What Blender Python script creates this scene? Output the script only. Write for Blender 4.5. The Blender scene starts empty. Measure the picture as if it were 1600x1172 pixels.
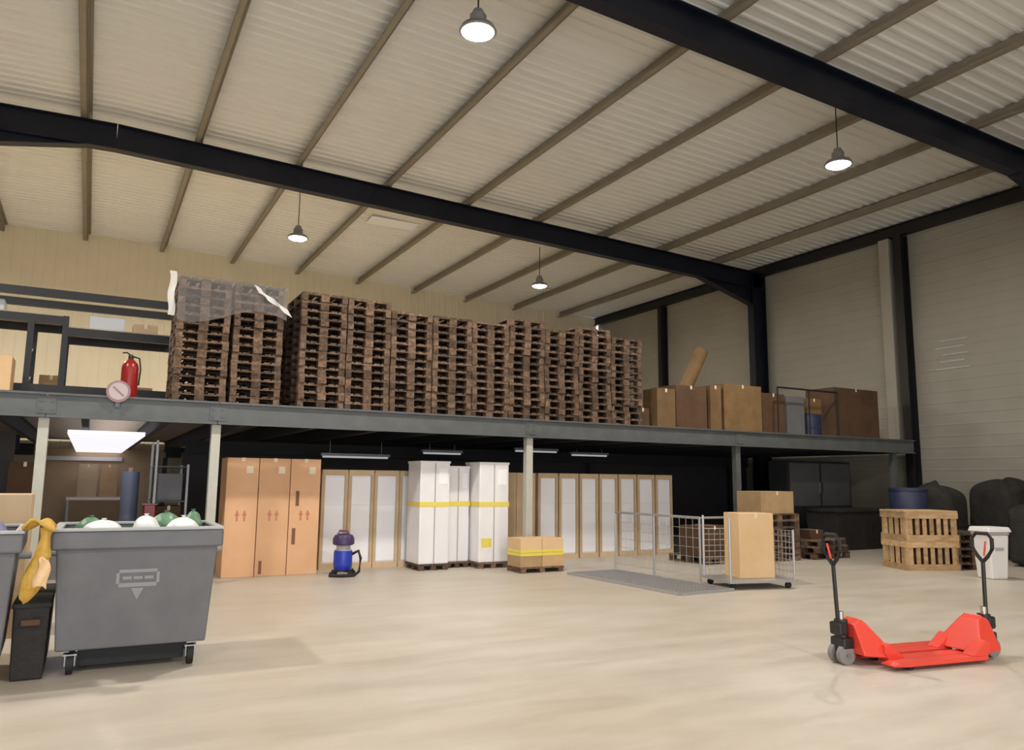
import bpy, math, random
from mathutils import Matrix, Vector
random.seed(7)
PI = math.pi
S = bpy.context.scene
COL = S.collection

# ------------------------------------------------------------------ camera
cam_d = bpy.data.cameras.new('camera')
cam_d.sensor_fit = 'HORIZONTAL'; cam_d.sensor_width = 36.0
cam_d.lens = 36.0 * 1195.22 / 1600.0
cam_d.clip_end = 200
cam = bpy.data.objects.new('camera', cam_d); COL.objects.link(cam)
R3 = Matrix(((0.87620409, -0.0752739, -0.47602545),
             (-0.48182847, -0.11555162, -0.86861335),
             (0.0103784, 0.99044518, -0.13751591)))
cam.matrix_world = Matrix.Translation((0, 0, 1.65)) @ R3.to_4x4()
S.camera = cam
# ------------------------------------------------------------------ world, view
w = bpy.data.worlds.new('world'); S.world = w; w.use_nodes = True
w.node_tree.nodes['Background'].inputs[0].default_value = (0.86, 0.90, 1.0, 1)
w.node_tree.nodes['Background'].inputs[1].default_value = 5.0
S.view_settings.view_transform = 'Standard'; S.view_settings.look = 'None'
S.view_settings.exposure = 0.0; S.view_settings.gamma = 1.0
S.view_settings.use_curve_mapping = False
LAMP_W = 400.0            # power of one high bay lamp
LAMP_COL = (1.0, 0.94, 0.85)

# ------------------------------------------------------------------ materials
MATS = {}
def mat(name, col, rough=0.6, metal=0.0, col2=None, scale=6.0, detail=4.0, bump=0.0, bscale=None,
        rand=0.0, emit=None, estr=0.0, alpha=1.0, stretch=None, spec=0.5, coat=0.0):
    m = bpy.data.materials.new(name); m.use_nodes = True; MATS[name] = m
    nt = m.node_tree; N = nt.nodes; L = nt.links; b = N['Principled BSDF']
    b.inputs['Roughness'].default_value = rough; b.inputs['Metallic'].default_value = metal
    b.inputs['Specular IOR Level'].default_value = spec
    b.inputs['Coat Weight'].default_value = coat
    b.inputs['Alpha'].default_value = alpha
    src = None
    if col2 or bump:
        tc = N.new('ShaderNodeTexCoord'); mp = N.new('ShaderNodeMapping')
        if stretch: mp.inputs['Scale'].default_value = stretch
        L.new(tc.outputs['Object'], mp.inputs['Vector'])
    if col2:
        nz = N.new('ShaderNodeTexNoise'); nz.inputs['Scale'].default_value = scale
        nz.inputs['Detail'].default_value = detail; nz.inputs['Roughness'].default_value = 0.6
        L.new(mp.outputs[0], nz.inputs['Vector'])
        if rand:
            oi = N.new('ShaderNodeObjectInfo'); ad = N.new('ShaderNodeVectorMath'); ad.operation = 'ADD'
            cm = N.new('ShaderNodeVectorMath'); cm.operation = 'SCALE'; cm.inputs[3].default_value = 1.0
            cb = N.new('ShaderNodeCombineXYZ'); mm = N.new('ShaderNodeMath'); mm.operation = 'MULTIPLY'; mm.inputs[1].default_value = 57.0
            L.new(oi.outputs['Random'], mm.inputs[0]); L.new(mm.outputs[0], cb.inputs[0]); L.new(mm.outputs[0], cb.inputs[2])
            L.new(mp.outputs[0], ad.inputs[0]); L.new(cb.outputs[0], ad.inputs[1]); L.new(ad.outputs[0], nz.inputs['Vector'])
        rp = N.new('ShaderNodeValToRGB')
        rp.color_ramp.elements[0].position = 0.33; rp.color_ramp.elements[1].position = 0.67
        rp.color_ramp.elements[0].color = (*col, 1); rp.color_ramp.elements[1].color = (*col2, 1)
        L.new(nz.outputs['Fac'], rp.inputs['Fac']); src = rp.outputs['Color']
    else:
        rg = N.new('ShaderNodeRGB'); rg.outputs[0].default_value = (*col, 1); src = rg.outputs[0]
    if rand:
        oi2 = N.new('ShaderNodeObjectInfo'); mr = N.new('ShaderNodeMapRange')
        mr.inputs['To Min'].default_value = 1 - rand; mr.inputs['To Max'].default_value = 1 + rand
        hs = N.new('ShaderNodeHueSaturation')
        L.new(oi2.outputs['Random'], mr.inputs['Value']); L.new(mr.outputs[0], hs.inputs['Value'])
        L.new(src, hs.inputs['Color']); src = hs.outputs['Color']
    L.new(src, b.inputs['Base Color'])
    if bump:
        n2 = N.new('ShaderNodeTexNoise'); n2.inputs['Scale'].default_value = bscale or scale * 4
        n2.inputs['Detail'].default_value = 3
        L.new(mp.outputs[0], n2.inputs['Vector'])
        bp = N.new('ShaderNodeBump'); bp.inputs['Strength'].default_value = bump; bp.inputs['Distance'].default_value = 0.02
        L.new(n2.outputs['Fac'], bp.inputs['Height']); L.new(bp.outputs[0], b.inputs['Normal'])
    if emit:
        b.inputs['Emission Color'].default_value = (*emit, 1); b.inputs['Emission Strength'].default_value = estr
    return m

mat('wall_beige', (0.68, 0.61, 0.45), 0.55, col2=(0.73, 0.655, 0.49), scale=0.7)
mat('wall_grey', (0.29, 0.275, 0.23), 0.55, col2=(0.33, 0.31, 0.265), scale=0.6)
mat('roof_white', (0.66, 0.66, 0.63), 0.5, col2=(0.71, 0.71, 0.68), scale=0.5)
mat('roof_outer', (0.35, 0.36, 0.37), 0.6)
mat('roof_pale', (0.78, 0.80, 0.86), 0.35)
mat('purlin_steel', (0.21, 0.18, 0.135), 0.5, 0.0, col2=(0.25, 0.215, 0.16), scale=2)
mat('navy_steel', (0.004, 0.006, 0.014), 0.45, 0.0, col2=(0.006, 0.008, 0.018), spec=.35, scale=1.5)
mat('black_steel', (0.007, 0.007, 0.008), 0.5)
mat('galv', (0.36, 0.37, 0.36), 0.45, 0.4, col2=(0.43, 0.43, 0.42), scale=9)
mat('mezz_steel', (0.092, 0.100, 0.102), 0.5, 0.05, col2=(0.118, 0.126, 0.126), scale=3)
mat('mezz_dark', (0.035, 0.035, 0.038), 0.7)
mat('post_paint', (0.46, 0.46, 0.40), 0.5, col2=(0.52, 0.51, 0.45), scale=4)
mat('deck_board', (0.42, 0.35, 0.25), 0.8, col2=(0.50, 0.42, 0.31), scale=8)
mat('pallet_wood', (0.062, 0.034, 0.020), 0.85, col2=(0.19, 0.122, 0.078), scale=6, bump=0.3, rand=0.5, stretch=(3, 1, 3))
mat('pallet_wood_pale', (0.40, 0.25, 0.12), 0.75, col2=(0.60, 0.41, 0.23), scale=4, bump=0.3, rand=0.22, stretch=(1, 3, 3))
mat('film', (0.27, 0.25, 0.245), 0.35, alpha=0.33)
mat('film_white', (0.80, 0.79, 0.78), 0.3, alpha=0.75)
mat('carton_orange', (0.67, 0.385, 0.205), 0.7, col2=(0.73, 0.435, 0.245), scale=1.6, rand=0.04)
mat('carton', (0.46, 0.30, 0.15), 0.75, col2=(0.54, 0.36, 0.19), scale=3, rand=0.15)
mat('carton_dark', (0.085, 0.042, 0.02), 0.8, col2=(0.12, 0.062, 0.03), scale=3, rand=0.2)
mat('carton_dim', (0.16, 0.092, 0.038), 0.8, col2=(0.21, 0.125, 0.052), scale=3, rand=0.15)  # tan carton darkened to carry the dim light on the mezzanine
mat('carton_tan', (0.56, 0.41, 0.25), 0.75, col2=(0.62, 0.46, 0.29), scale=3, rand=0.08)
mat('carton_light', (0.70, 0.47, 0.25), 0.7, col2=(0.76, 0.53, 0.30), scale=2)
mat('carton_print', (0.52, 0.20, 0.12), 0.7)
mat('carton_hole', (0.20, 0.10, 0.05), 0.9)
mat('tape_pale', (0.80, 0.68, 0.50), 0.4)
mat('appliance_white', (0.93, 0.93, 0.97), 0.3, rand=0.03)
mat('wrap_white', (0.86, 0.84, 0.84), 0.25, col2=(0.80, 0.79, 0.82), scale=3, bump=0.4, bscale=9, stretch=(1, 1, 0.4))
mat('tape_yellow', (0.80, 0.66, 0.12), 0.4)
mat('sack_yellow', (0.50, 0.27, 0.03), 0.5, col2=(0.62, 0.40, 0.08), scale=9, bump=0.5)
mat('sack_peach', (0.85, 0.60, 0.34), 0.5, col2=(0.80, 0.52, 0.26), scale=8, bump=0.4)
mat('bag_white', (0.82, 0.84, 0.83), 0.35, col2=(0.72, 0.76, 0.75), scale=7, bump=0.6, bscale=14)
mat('bag_green', (0.10, 0.22, 0.13), 0.4, col2=(0.17, 0.30, 0.19), scale=9, bump=0.6, bscale=14)
mat('bag_blue', (0.16, 0.16, 0.27), 0.4, col2=(0.26, 0.26, 0.40), scale=9, bump=0.6, bscale=14)
mat('bin_grey', (0.115, 0.116, 0.122), 0.48, col2=(0.14, 0.141, 0.147), scale=3, bump=0.05, bscale=60)
mat('bin_rim', (0.40, 0.41, 0.41), 0.45)
mat('bin_emblem', (0.26, 0.26, 0.27), 0.5)
mat('rubber', (0.012, 0.012, 0.012), 0.7)
mat('jack_red', (0.74, 0.055, 0.032), 0.38, coat=0.3)
mat('jack_black', (0.015, 0.014, 0.014), 0.4)
mat('chrome', (0.6, 0.6, 0.6), 0.22, 1.0)
mat('wheel_grey', (0.22, 0.21, 0.20), 0.5)
mat('cage_wire', (0.45, 0.45, 0.46), 0.4, 0.5)
mat('vac_blue', (0.02, 0.045, 0.42), 0.35)
mat('vac_dark', (0.05, 0.03, 0.10), 0.4)
mat('vac_purple', (0.16, 0.06, 0.10), 0.5)
mat('ext_red', (0.27, 0.010, 0.009), 0.3)
mat('sign_white', (0.50, 0.42, 0.42), 0.5)
mat('sign_rim', (0.33, 0.19, 0.20), 0.5)
mat('white_plastic', (0.82, 0.80, 0.79), 0.35)
mat('grey_plastic', (0.42, 0.41, 0.42), 0.5)
mat('dark_grey_wrap', (0.13, 0.13, 0.137), 0.4, col2=(0.16, 0.16, 0.167), scale=2, bump=0.2)
mat('tarp_black', (0.012, 0.011, 0.010), 0.8, col2=(0.026, 0.022, 0.019), scale=6, bump=0.5)
mat('tarp_blue', (0.02, 0.028, 0.07), 0.5)
mat('roll_blue', (0.22, 0.25, 0.36), 0.5)
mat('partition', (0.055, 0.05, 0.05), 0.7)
mat('silver', (0.45, 0.47, 0.49), 0.4, 0.3)
mat('lamp_lens', (1, 1, 1), 0.3, emit=(1.0, 0.95, 0.86), estr=22.0)
mat('lamp_body', (0.30, 0.30, 0.30), 0.4, 0.5)
mat('soffit_glow', (0.9, 0.9, 0.9), 0.4, emit=(0.93, 0.90, 1.0), estr=0.95)
mat('tube_lamp', (0.85, 0.85, 0.85), 0.4, emit=(0.9, 0.92, 1.0), estr=0.30)

def concrete():
    m = bpy.data.materials.new('concrete'); m.use_nodes = True; MATS['concrete'] = m
    nt = m.node_tree; N = nt.nodes; L = nt.links; b = N['Principled BSDF']
    tc = N.new('ShaderNodeTexCoord')
    def noise(scale, det, rough=0.6, st=None):
        n = N.new('ShaderNodeTexNoise'); n.inputs['Scale'].default_value = scale
        n.inputs['Detail'].default_value = det; n.inputs['Roughness'].default_value = rough
        if st:
            mp = N.new('ShaderNodeMapping'); mp.inputs['Scale'].default_value = st
            mp.inputs['Rotation'].default_value = (0, 0, 0.5)
            L.new(tc.outputs['Object'], mp.inputs['Vector']); L.new(mp.outputs[0], n.inputs['Vector'])
        else: L.new(tc.outputs['Object'], n.inputs['Vector'])
        return n
    n1 = noise(0.35, 5); n2 = noise(1.7, 6, 0.7, (0.35, 1.6, 1)); n3 = noise(30, 3)
    r1 = N.new('ShaderNodeValToRGB')
    r1.color_ramp.elements[0].position = 0.3; r1.color_ramp.elements[1].position = 0.72
    r1.color_ramp.elements[0].color = (0.50, 0.435, 0.345, 1); r1.color_ramp.elements[1].color = (0.60, 0.55, 0.49, 1)
    L.new(n1.outputs['Fac'], r1.inputs['Fac'])
    r2 = N.new('ShaderNodeValToRGB')
    r2.color_ramp.elements[0].position = 0.34; r2.color_ramp.elements[1].position = 0.6
    r2.color_ramp.elements[0].color = (0.74, 0.73, 0.70, 1); r2.color_ramp.elements[1].color = (1, 1, 1, 1)
    L.new(n2.outputs['Fac'], r2.inputs['Fac'])
    mx = N.new('ShaderNodeMixRGB'); mx.blend_type = 'MULTIPLY'; mx.inputs[0].default_value = 0.55
    L.new(r1.outputs[0], mx.inputs[1]); L.new(r2.outputs[0], mx.inputs[2]); L.new(mx.outputs[0], b.inputs['Base Color'])
    mr = N.new('ShaderNodeMapRange'); mr.inputs['To Min'].default_value = 0.30; mr.inputs['To Max'].default_value = 0.55
    L.new(n2.outputs['Fac'], mr.inputs['Value']); L.new(mr.outputs[0], b.inputs['Roughness'])
    bp = N.new('ShaderNodeBump'); bp.inputs['Strength'].default_value = 0.08; bp.inputs['Distance'].default_value = 0.01
    L.new(n3.outputs['Fac'], bp.inputs['Height']); L.new(bp.outputs[0], b.inputs['Normal'])
concrete()

# ------------------------------------------------------------------ mesh builder
class MB:
    def __init__(s): s.v = []; s.f = []
    def add(s, vs, fs):
        k = len(s.v); s.v += [tuple(v) for v in vs]; s.f += [tuple(i + k for i in f) for f in fs]; return s
    def box(s, c, d, rot=None):
        hx, hy, hz = d[0] / 2, d[1] / 2, d[2] / 2
        vs = [Vector((x, y, z)) for z in (-hz, hz) for x, y in ((-hx, -hy), (hx, -hy), (hx, hy), (-hx, hy))]
        if rot is not None: vs = [rot @ v for v in vs]
        c = Vector(c)
        return s.add([v + c for v in vs], [(3, 2, 1, 0), (4, 5, 6, 7), (0, 1, 5, 4), (1, 2, 6, 5), (2, 3, 7, 6), (3, 0, 4, 7)])
    def bb(s, x0, x1, y0, y1, z0, z1):
        return s.box(((x0 + x1) / 2, (y0 + y1) / 2, (z0 + z1) / 2), (x1 - x0, y1 - y0, z1 - z0))
    def frust(s, b, t, z0, z1, c=(0, 0)):
        vs = []
        for (hx, hy), z in ((b, z0), (t, z1)):
            vs += [(c[0] + x * hx, c[1] + y * hy, z) for x, y in ((-1, -1), (1, -1), (1, 1), (-1, 1))]
        return s.add(vs, [(3, 2, 1, 0), (4, 5, 6, 7), (0, 1, 5, 4), (1, 2, 6, 5), (2, 3, 7, 6), (3, 0, 4, 7)])
    def tube(s, pts, r, n=8, r1=None):
        pts = [Vector(p) for p in pts]; k = len(s.v); m = len(pts); rings = []
        for i, p in enumerate(pts):
            t = (pts[min(i + 1, m - 1)] - pts[max(i - 1, 0)]).normalized()
            up = Vector((0, 0, 1)) if abs(t.z) < 0.9 else Vector((1, 0, 0))
            a = t.cross(up).normalized(); b = a.cross(t)
            rr = r if r1 is None else r + (r1 - r) * i / (m - 1)
            rings.append([p + (a * math.cos(q) + b * math.sin(q)) * rr for q in [2 * PI * j / n for j in range(n)]])
        vs = [v for ri in rings for v in ri]; fs = []
        for i in range(m - 1):
            for j in range(n):
                fs.append((i * n + j, i * n + (j + 1) % n, (i + 1) * n + (j + 1) % n, (i + 1) * n + j))
        fs.append(tuple(range(n - 1, -1, -1))); fs.append(tuple((m - 1) * n + j for j in range(n)))
        return s.add(vs, fs)
    def lathe(s, prof, n=20, c=(0, 0, 0)):
        vs = []; fs = []; m = len(prof)
        for r, z in prof:
            for j in range(n):
                q = 2 * PI * j / n; vs.append((c[0] + r * math.cos(q), c[1] + r * math.sin(q), c[2] + z))
        for i in range(m - 1):
            for j in range(n):
                fs.append((i * n + j, i * n + (j + 1) % n, (i + 1) * n + (j + 1) % n, (i + 1) * n + j))
        fs.append(tuple(range(n - 1, -1, -1))); fs.append(tuple((m - 1) * n + j for j in range(n)))
        return s.add(vs, fs)
    def prism(s, poly, a, b, axis='y'):
        n = len(poly)
        def P(u, v, t): return (u, t, v) if axis == 'y' else ((t, u, v) if axis == 'x' else (u, v, t))
        vs = [P(u, v, a) for u, v in poly] + [P(u, v, b) for u, v in poly]
        fs = [tuple(range(n)), tuple(range(2 * n - 1, n - 1, -1))]
        for i in range(n): fs.append((i, i + n, (i + 1) % n + n, (i + 1) % n))
        return s.add(vs, fs)
    def isec(s, p0, p1, depth, width, dirv, tf=0.025, tw=0.018):
        """I section from p0 to p1; dirv = unit direction of the depth"""
        p0 = Vector(p0); p1 = Vector(p1); t = (p1 - p0).normalized(); d = Vector(dirv)
        d = (d - t * d.dot(t)).normalized(); w_ = t.cross(d)
        ln = (p1 - p0).length; rot = Matrix((t, d, w_)).transposed(); mid = (p0 + p1) / 2
        s.box(mid + d * (depth / 2 - tf / 2), (ln, tf, width), rot)
        s.box(mid - d * (depth / 2 - tf / 2), (ln, tf, width), rot)
        return s.box(mid, (ln, depth - 2 * tf, tw), rot)
    def build(s, name, m, parent=None, smooth=False, bevel=0.0, loc=None, rz=0.0, seg=2):
        me = bpy.data.meshes.new(name); me.from_pydata(s.v, [], s.f)
        import bmesh
        bm = bmesh.new(); bm.from_mesh(me); bmesh.ops.recalc_face_normals(bm, faces=bm.faces[:]); bm.to_mesh(me); bm.free()
        me.materials.append(MATS[m]); me.update()
        if smooth:
            me.shade_smooth() if hasattr(me, 'shade_smooth') else None
            for e in me.edges: pass
        o = bpy.data.objects.new(name, me); COL.objects.link(o)
        if smooth:
            try: me.set_sharp_from_angle(angle=math.radians(38))
            except Exception: pass
        if parent is not None: o.parent = parent
        if loc is not None: o.location = loc
        if rz: o.rotation_euler = (0, 0, rz)
        if bevel:
            bv = o.modifiers.new('bevel', 'BEVEL'); bv.width = bevel; bv.segments = seg; bv.limit_method = 'ANGLE'
        return o

def tag(o, label=None, cat=None, group=None, kind=None):
    if label: o['label'] = label
    if cat: o['category'] = cat
    if group: o['group'] = group
    if kind: o['kind'] = kind
    return o
def thing(name, label, cat, loc=(0, 0, 0), rz=0.0, group=None, kind=None):
    o = bpy.data.objects.new(name, None); COL.objects.link(o); o.empty_display_size = 0.2
    o.location = loc; o.rotation_euler = (0, 0, rz)
    return tag(o, label, cat, group, kind)
def copy_tree(o, parent=None):
    c = o.copy(); COL.objects.link(c)
    if parent is not None: c.parent = parent
    for ch in o.children: copy_tree(ch, c)
    return c
def part_copy(o, loc, rz=None):
    c = o.copy(); COL.objects.link(c); c.location = loc
    if rz is not None: c.rotation_euler = (0, 0, rz)
    return c
ORD = ['', 'first', 'second', 'third', 'fourth', 'fifth', 'sixth', 'seventh', 'eighth', 'ninth', 'tenth',
       'eleventh', 'twelfth', 'thirteenth', 'fourteenth', 'fifteenth']

# ================================================================== SETTING
X0, X1, Y0, Y1 = -14.0, 20.0, -7.0, 28.4
def zdeck(x): return 9.72 - 0.030 * abs(x)
# floor
fl = MB().bb(X0 - .4, X1 + .4, Y0 - .4, Y1 + .4, -0.3, 0.0).build('floor', 'concrete')
tag(fl, 'pale polished concrete floor of the warehouse', 'floor', kind='structure')
# walls (ribbed sheet lining)
def ribbed(n, pitch, depth, z0, z1):
    pts = []
    for i in range(n):
        y = i * pitch
        pts += [(y, 0), (y + pitch * .78, 0), (y + pitch * .84, depth), (y + pitch * .94, depth)]
    pts.append((n * pitch, 0)); return pts
wr = MB().bb(X1 + .06, X1 + .3, Y0, Y1, 0, 9.1)
wo = wr.build('wall_right', 'wall_grey'); tag(wo, 'grey-beige lined side wall behind the steel columns', 'wall', kind='structure')
m = MB(); zs = ribbed(30, .3, .006, 0, 9)
vs = []; fs = []
for y in (Y0, Y1):
    vs += [(X1 + .05 - d, y, z) for z, d in zs]
n = len(zs)
for i in range(n - 1): fs.append((i, i + 1, i + 1 + n, i + n))
m.add(vs, fs).build('wall_lining', 'wall_grey', wo)
wb = MB().bb(X0, X1, Y1 + .06, Y1 + .3, 0, 9.75).build('wall_back', 'wall_beige')
tag(wb, 'beige lined gable wall at the far end', 'wall', kind='structure')
m = MB(); xs = ribbed(113, .3, .008, 0, 9); vs = []; fs = []
for z in (0, 9.6): vs += [(X0 + x, Y1 + .05 - d, z) for x, d in xs]
n = len(xs)
for i in range(n - 1): fs.append((i, i + 1, i + 1 + n, i + n))
m.add(vs, fs).build('wall_lining', 'wall_beige', wb)
wl = MB().bb(X0 - .3, X0, Y0, Y1, 0, 9.4).build('wall_left', 'wall_beige'); tag(wl, 'beige side wall out past the bins', 'wall', kind='structure')
wn = MB()
wn.bb(X0, -8, Y0 - .3, Y0, 0, 9.75); wn.bb(-8, 6, Y0 - .3, Y0, 5.2, 9.75); wn.bb(6, X1, Y0 - .3, Y0, 0, 9.75)
wn = wn.build('wall_front', 'wall_beige'); tag(wn, 'beige end wall with the open vehicle doorway', 'wall', kind='structure')

pl = bpy.data.lights.new('doorway_portal', 'AREA'); pl.shape = 'RECTANGLE'; pl.size = 14; pl.size_y = 5.2
pl.cycles.is_portal = True
po = bpy.data.objects.new('doorway_portal', pl); COL.objects.link(po); po.location = (-1, Y0 - .15, 2.6); po.rotation_euler = (PI / 2, 0, 0)
# ceiling: outer skin, ribbed sheets, purlins
ce = MB().prism([(X0, zdeck(X0) + .06), (0, zdeck(0) + .06), (X1 + .3, zdeck(X1) + .06),
                 (X1 + .3, zdeck(X1) + .2), (0, zdeck(0) + .2), (X0, zdeck(X0) + .2)], Y0, Y1 + .3).build('ceiling', 'roof_outer')
tag(ce, 'off-white ribbed metal roof lining on pale purlins', 'ceiling', kind='structure')
prof = []
for i in range(4):
    y = i * .265
    prof += [(y, 0.0), (y + .155, 0.0), (y + .185, -.03), (y + .235, -.03)]
prof.append((1.06, 0.0))
vs = []; fs = []
for x in (X0, 0, X1):
    vs += [(x, y, zdeck(x) + z) for y, z in prof]
n = len(prof)
for k in range(2):
    for i in range(n - 1): fs.append((k * n + i, k * n + i + 1, (k + 1) * n + i + 1, (k + 1) * n + i))
sh = MB().add(vs, fs).build('roof_sheet', 'roof_white', ce)
sh.location = (0, Y0, 0)
for i in range(1, 34):
    part_copy(sh, (0, Y0 + i * 1.06, .004 if i % 2 else 0))
MB().box((7.6, 21.6, zdeck(7.6) - .05), (1.5, .7, .02)).build('pale_roof_panel', 'roof_pale', ce)  # pale bluish panel just under the roof sheets
PH = 0.24
pu = MB()
pu.bb(-.012, .012, 0, Y1 - Y0, 0, PH); pu.bb(-.12, .012, 0, Y1 - Y0, 0, .016); pu.bb(-.012, .09, 0, Y1 - Y0, PH - .016, PH)
pu.bb(-.125, -.113, 0, Y1 - Y0, 0, .035)
pu = pu.build('purlin', 'purlin_steel', ce)
PX = [-0.6 + 2.32 * k for k in range(-5, 9)]
for i, x in enumerate(PX):
    loc = (x, Y0, zdeck(x) - .035 - PH)
    if i == 0: pu.location = loc
    else: part_copy(pu, loc)
MB().isec((X1 - .12, Y0, zdeck(X1) - .22), (X1 - .12, Y1, zdeck(X1) - .22), .34, .2, (0, 0, 1)).build('eaves_beam', 'black_steel', ce)

def zraf(x): return zdeck(x) - .035 - PH - .01
def portal(y, label):
    p = thing('portal_frame', label, 'steel frame', (0, y, 0), kind='structure')
    D = .58; W = .26
    def raf(a, b):
        return ((a, 0, zraf(a) - D / 2), (b, 0, zraf(b) - D / 2))
    MB().isec(*raf(0, X1 - .1), D, W, (0, 0, 1)).build('rafter', 'navy_steel', p)
    MB().isec(*raf(-13.7, 0), D, W, (0, 0, 1)).build('rafter', 'navy_steel', p)
    # haunch at the eaves and at the inner column
    h = MB()
    def hau(xa, xb, extra):
        h.prism([(xa, zraf(xa) - D + .03), (xb, zraf(xb) - D + .03), (xb, zraf(xb) - D - extra)], -.01, .01)
        s_ = Vector((xa, 0, zraf(xa) - D)); e_ = Vector((xb, 0, zraf(xb) - D - extra)); t = (e_ - s_)
        r = Matrix.Rotation(-math.atan2(t.z, t.x), 3, 'Y')
        h.box((s_ + e_) / 2, (t.length, W, .025), r)
    hau(17.1, X1 - .4, .62)
    h.build('haunch', 'navy_steel', p)
    h = MB(); hau(-.6, -5.2, .75); hau(-10.4, -5.8, .75); h.build('haunch', 'navy_steel', p)
    MB().isec((X1 - .32, 0, 0.0), (X1 - .32, 0, zraf(X1) - .02), .6, .26, (1, 0, 0)).build('column', 'navy_steel', p)
    MB().isec((-5.5, 0, 0.0), (-5.5, 0, zraf(-5.5) - D), .6, .26, (1, 0, 0)).build('column', 'navy_steel', p)
    b = MB()
    for xb in PX:
        if xb < X1: b.box((xb + .05, 0, zraf(xb) + .08), (.012, .16, .16))
    b.build('purlin_cleat', 'purlin_steel', p)
    return p
portal(18.48, 'navy steel portal frame standing behind the stacked pallets')
portal(8.65, 'navy steel portal frame crossing over the open floor')
portal(-1.6, 'navy steel portal frame nearer the doorway end')
# wind posts on the right wall
def wind_post(y, d, wd):
    MB().isec((X1 - d / 2 + .03, y, 0), (X1 - d / 2 + .03, y, zdeck(X1) - .40), d, wd, (1, 0, 0)).build('wall_post', 'black_steel', wo)
wind_post(13.22, .34, .22); wind_post(23.65, .34, .2); wind_post(3.4, .34, .22)
MB().bb(X1 - .26, X1 + .02, 13.52, 13.86, 2.9, zdeck(X1) - .40).build('downpipe', 'wall_grey', wo, bevel=.03)
sc = MB()
for i in range(5):
    sc.bb(X1 + .025, X1 + .034, 11.6 + .12 * (i % 2), 12.5 - .1 * (i % 3), 4.75 + i * .19, 4.79 + i * .19)
sc.build('pale_streak', 'galv', wo)  # pale horizontal streaks on the wall

# ------------------------------------------------------------------ high bay lamps
def high_bay(x, y, z, label, k=1.0):
    t = thing('high_bay_lamp', label, 'lamp', (x, y, z), group='high bay lamps under the roof')
    MB().tube([(0, 0, .32), (0, 0, zdeck(x) - z - .04)], .012, 6).build('cord', 'rubber', t)
    MB().lathe([(.05, .34), (.07, .33), (.10, .26), (.12, .24), (.12, .12), (.24, .06), (.27, .0), (.25, -.012)], 24).build('housing', 'lamp_body', t, True)
    MB().lathe([(.005, -.075), (.10, -.068), (.18, -.045), (.235, -.013), (.235, -.005)], 24).build('lens', 'lamp_lens', t, True)
    ld = bpy.data.lights.new('high_bay_light', 'AREA'); ld.shape = 'DISK'; ld.size = .42
    ld.energy = LAMP_W * k; ld.color = LAMP_COL
    lo = bpy.data.objects.new('light_source', ld); COL.objects.link(lo); lo.parent = t; lo.location = (0, 0, -.09)
high_bay(4.40, 9.15, 8.0, 'round high bay lamp hanging just past the nearer navy rafter')
high_bay(4.42, 20.0, 8.0, 'round high bay lamp on a cord above the film-covered pallets', 1.7)
high_bay(12.7, 9.67, 8.0, 'round high bay lamp over the floor beside the wall columns', .72)
high_bay(12.5, 21.0, 8.0, 'round high bay lamp above the end of the pallet row', .5)
high_bay(-3.8, 20.5, 8.0, 'round high bay lamp above the mezzanine past the dark rack', 1.7)
high_bay(-3.8, 9.3, 8.0, 'round high bay lamp over the aisle past the two bins')
high_bay(-3.8, -1.5, 8.0, 'round high bay lamp over the left jamb of the vehicle doorway')
high_bay(4.4, -1.5, 8.0, 'round high bay lamp over the middle of the vehicle doorway')
high_bay(12.6, -1.5, 8.0, 'unseen high bay lamp added to brighten the boxed fridges past the post', .7)  # unseen lamp added to brighten the far row of boxed fridges

# ================================================================== MEZZANINE
MZ = 2.86; MY = 13.0; MX1 = 19.55; MX0 = -12.0
mz = thing('mezzanine', 'long steel mezzanine with grey edge beam carrying stacked pallets', 'mezzanine', (0, MY, 0))
def L(x, y, z): return (x, y - MY, z)
MB().bb(MX0, MX1, .05, Y1 - MY - .1, MZ - .04, MZ).build('deck', 'deck_board', mz)
# edge beam in bays: channel with flanges and splice plates
bays = [MX0, -6.3, -.6, 1.75, 7.55, 13.12, MX1]
eb = None
for a, b in zip(bays[:-1], bays[1:]):
    q = MB()
    q.bb(a + .006, b - .006, -.02, .0, 2.50, MZ - .005); q.bb(a + .006, b - .006, -.075, .0, MZ - .03, MZ)
    q.bb(a + .006, b - .006, -.075, .0, 2.50, 2.525)
    q.build('edge_beam', 'mezz_steel', mz)
for x in bays[1:-1]:
    sp = MB().bb(x - .12, x + .12, -.032, -.02, 2.56, 2.80)
    for dx in (-.07, .07):
        for z in (2.62, 2.74): sp.bb(x + dx - .015, x + dx + .015, -.045, -.03, z - .015, z + .015)
    sp.build('splice_plate', 'mezz_steel', mz)
j0 = MB().isec((0, .05, 2.66), (0, Y1 - MY - .1, 2.66), .30, .1, (0, 0, 1)).build('joist', 'mezz_dark', mz)
k = 0
x = MX0 + .4
while x < MX1:
    if k == 0: j0.location = (x, 0, 0)
    else: part_copy(j0, (x, 0, 0))
    k += 1; x += 1.15
for y in (6.0, 11.0):
    for xa, xb in ((MX0, -1.3), (1.9, MX1)): MB().isec((xa, y, 2.36), (xb, y, 2.36), .3, .14, (0, 0, 1)).build('cross_beam', 'mezz_dark', mz)
for x in (-.62, 1.75, 7.56, 13.12, 18.8):
    q = MB(); q.bb(x - .07, x + .07, .03, .17, .012, 2.50); q.bb(x - .13, x + .13, -.03, .23, 0, .014)
    q.build('post', 'post_paint' if x < 10 else 'mezz_steel', mz, bevel=.008)
for y in (6.0, 11.0):
    for x in (-6.3, 1.9, 7.5, 13.1, 18.8):
        MB().bb(x - .06, x + .06, y - .06, y + .06, 0, 2.21).build('post', 'mezz_dark', mz)
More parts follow.
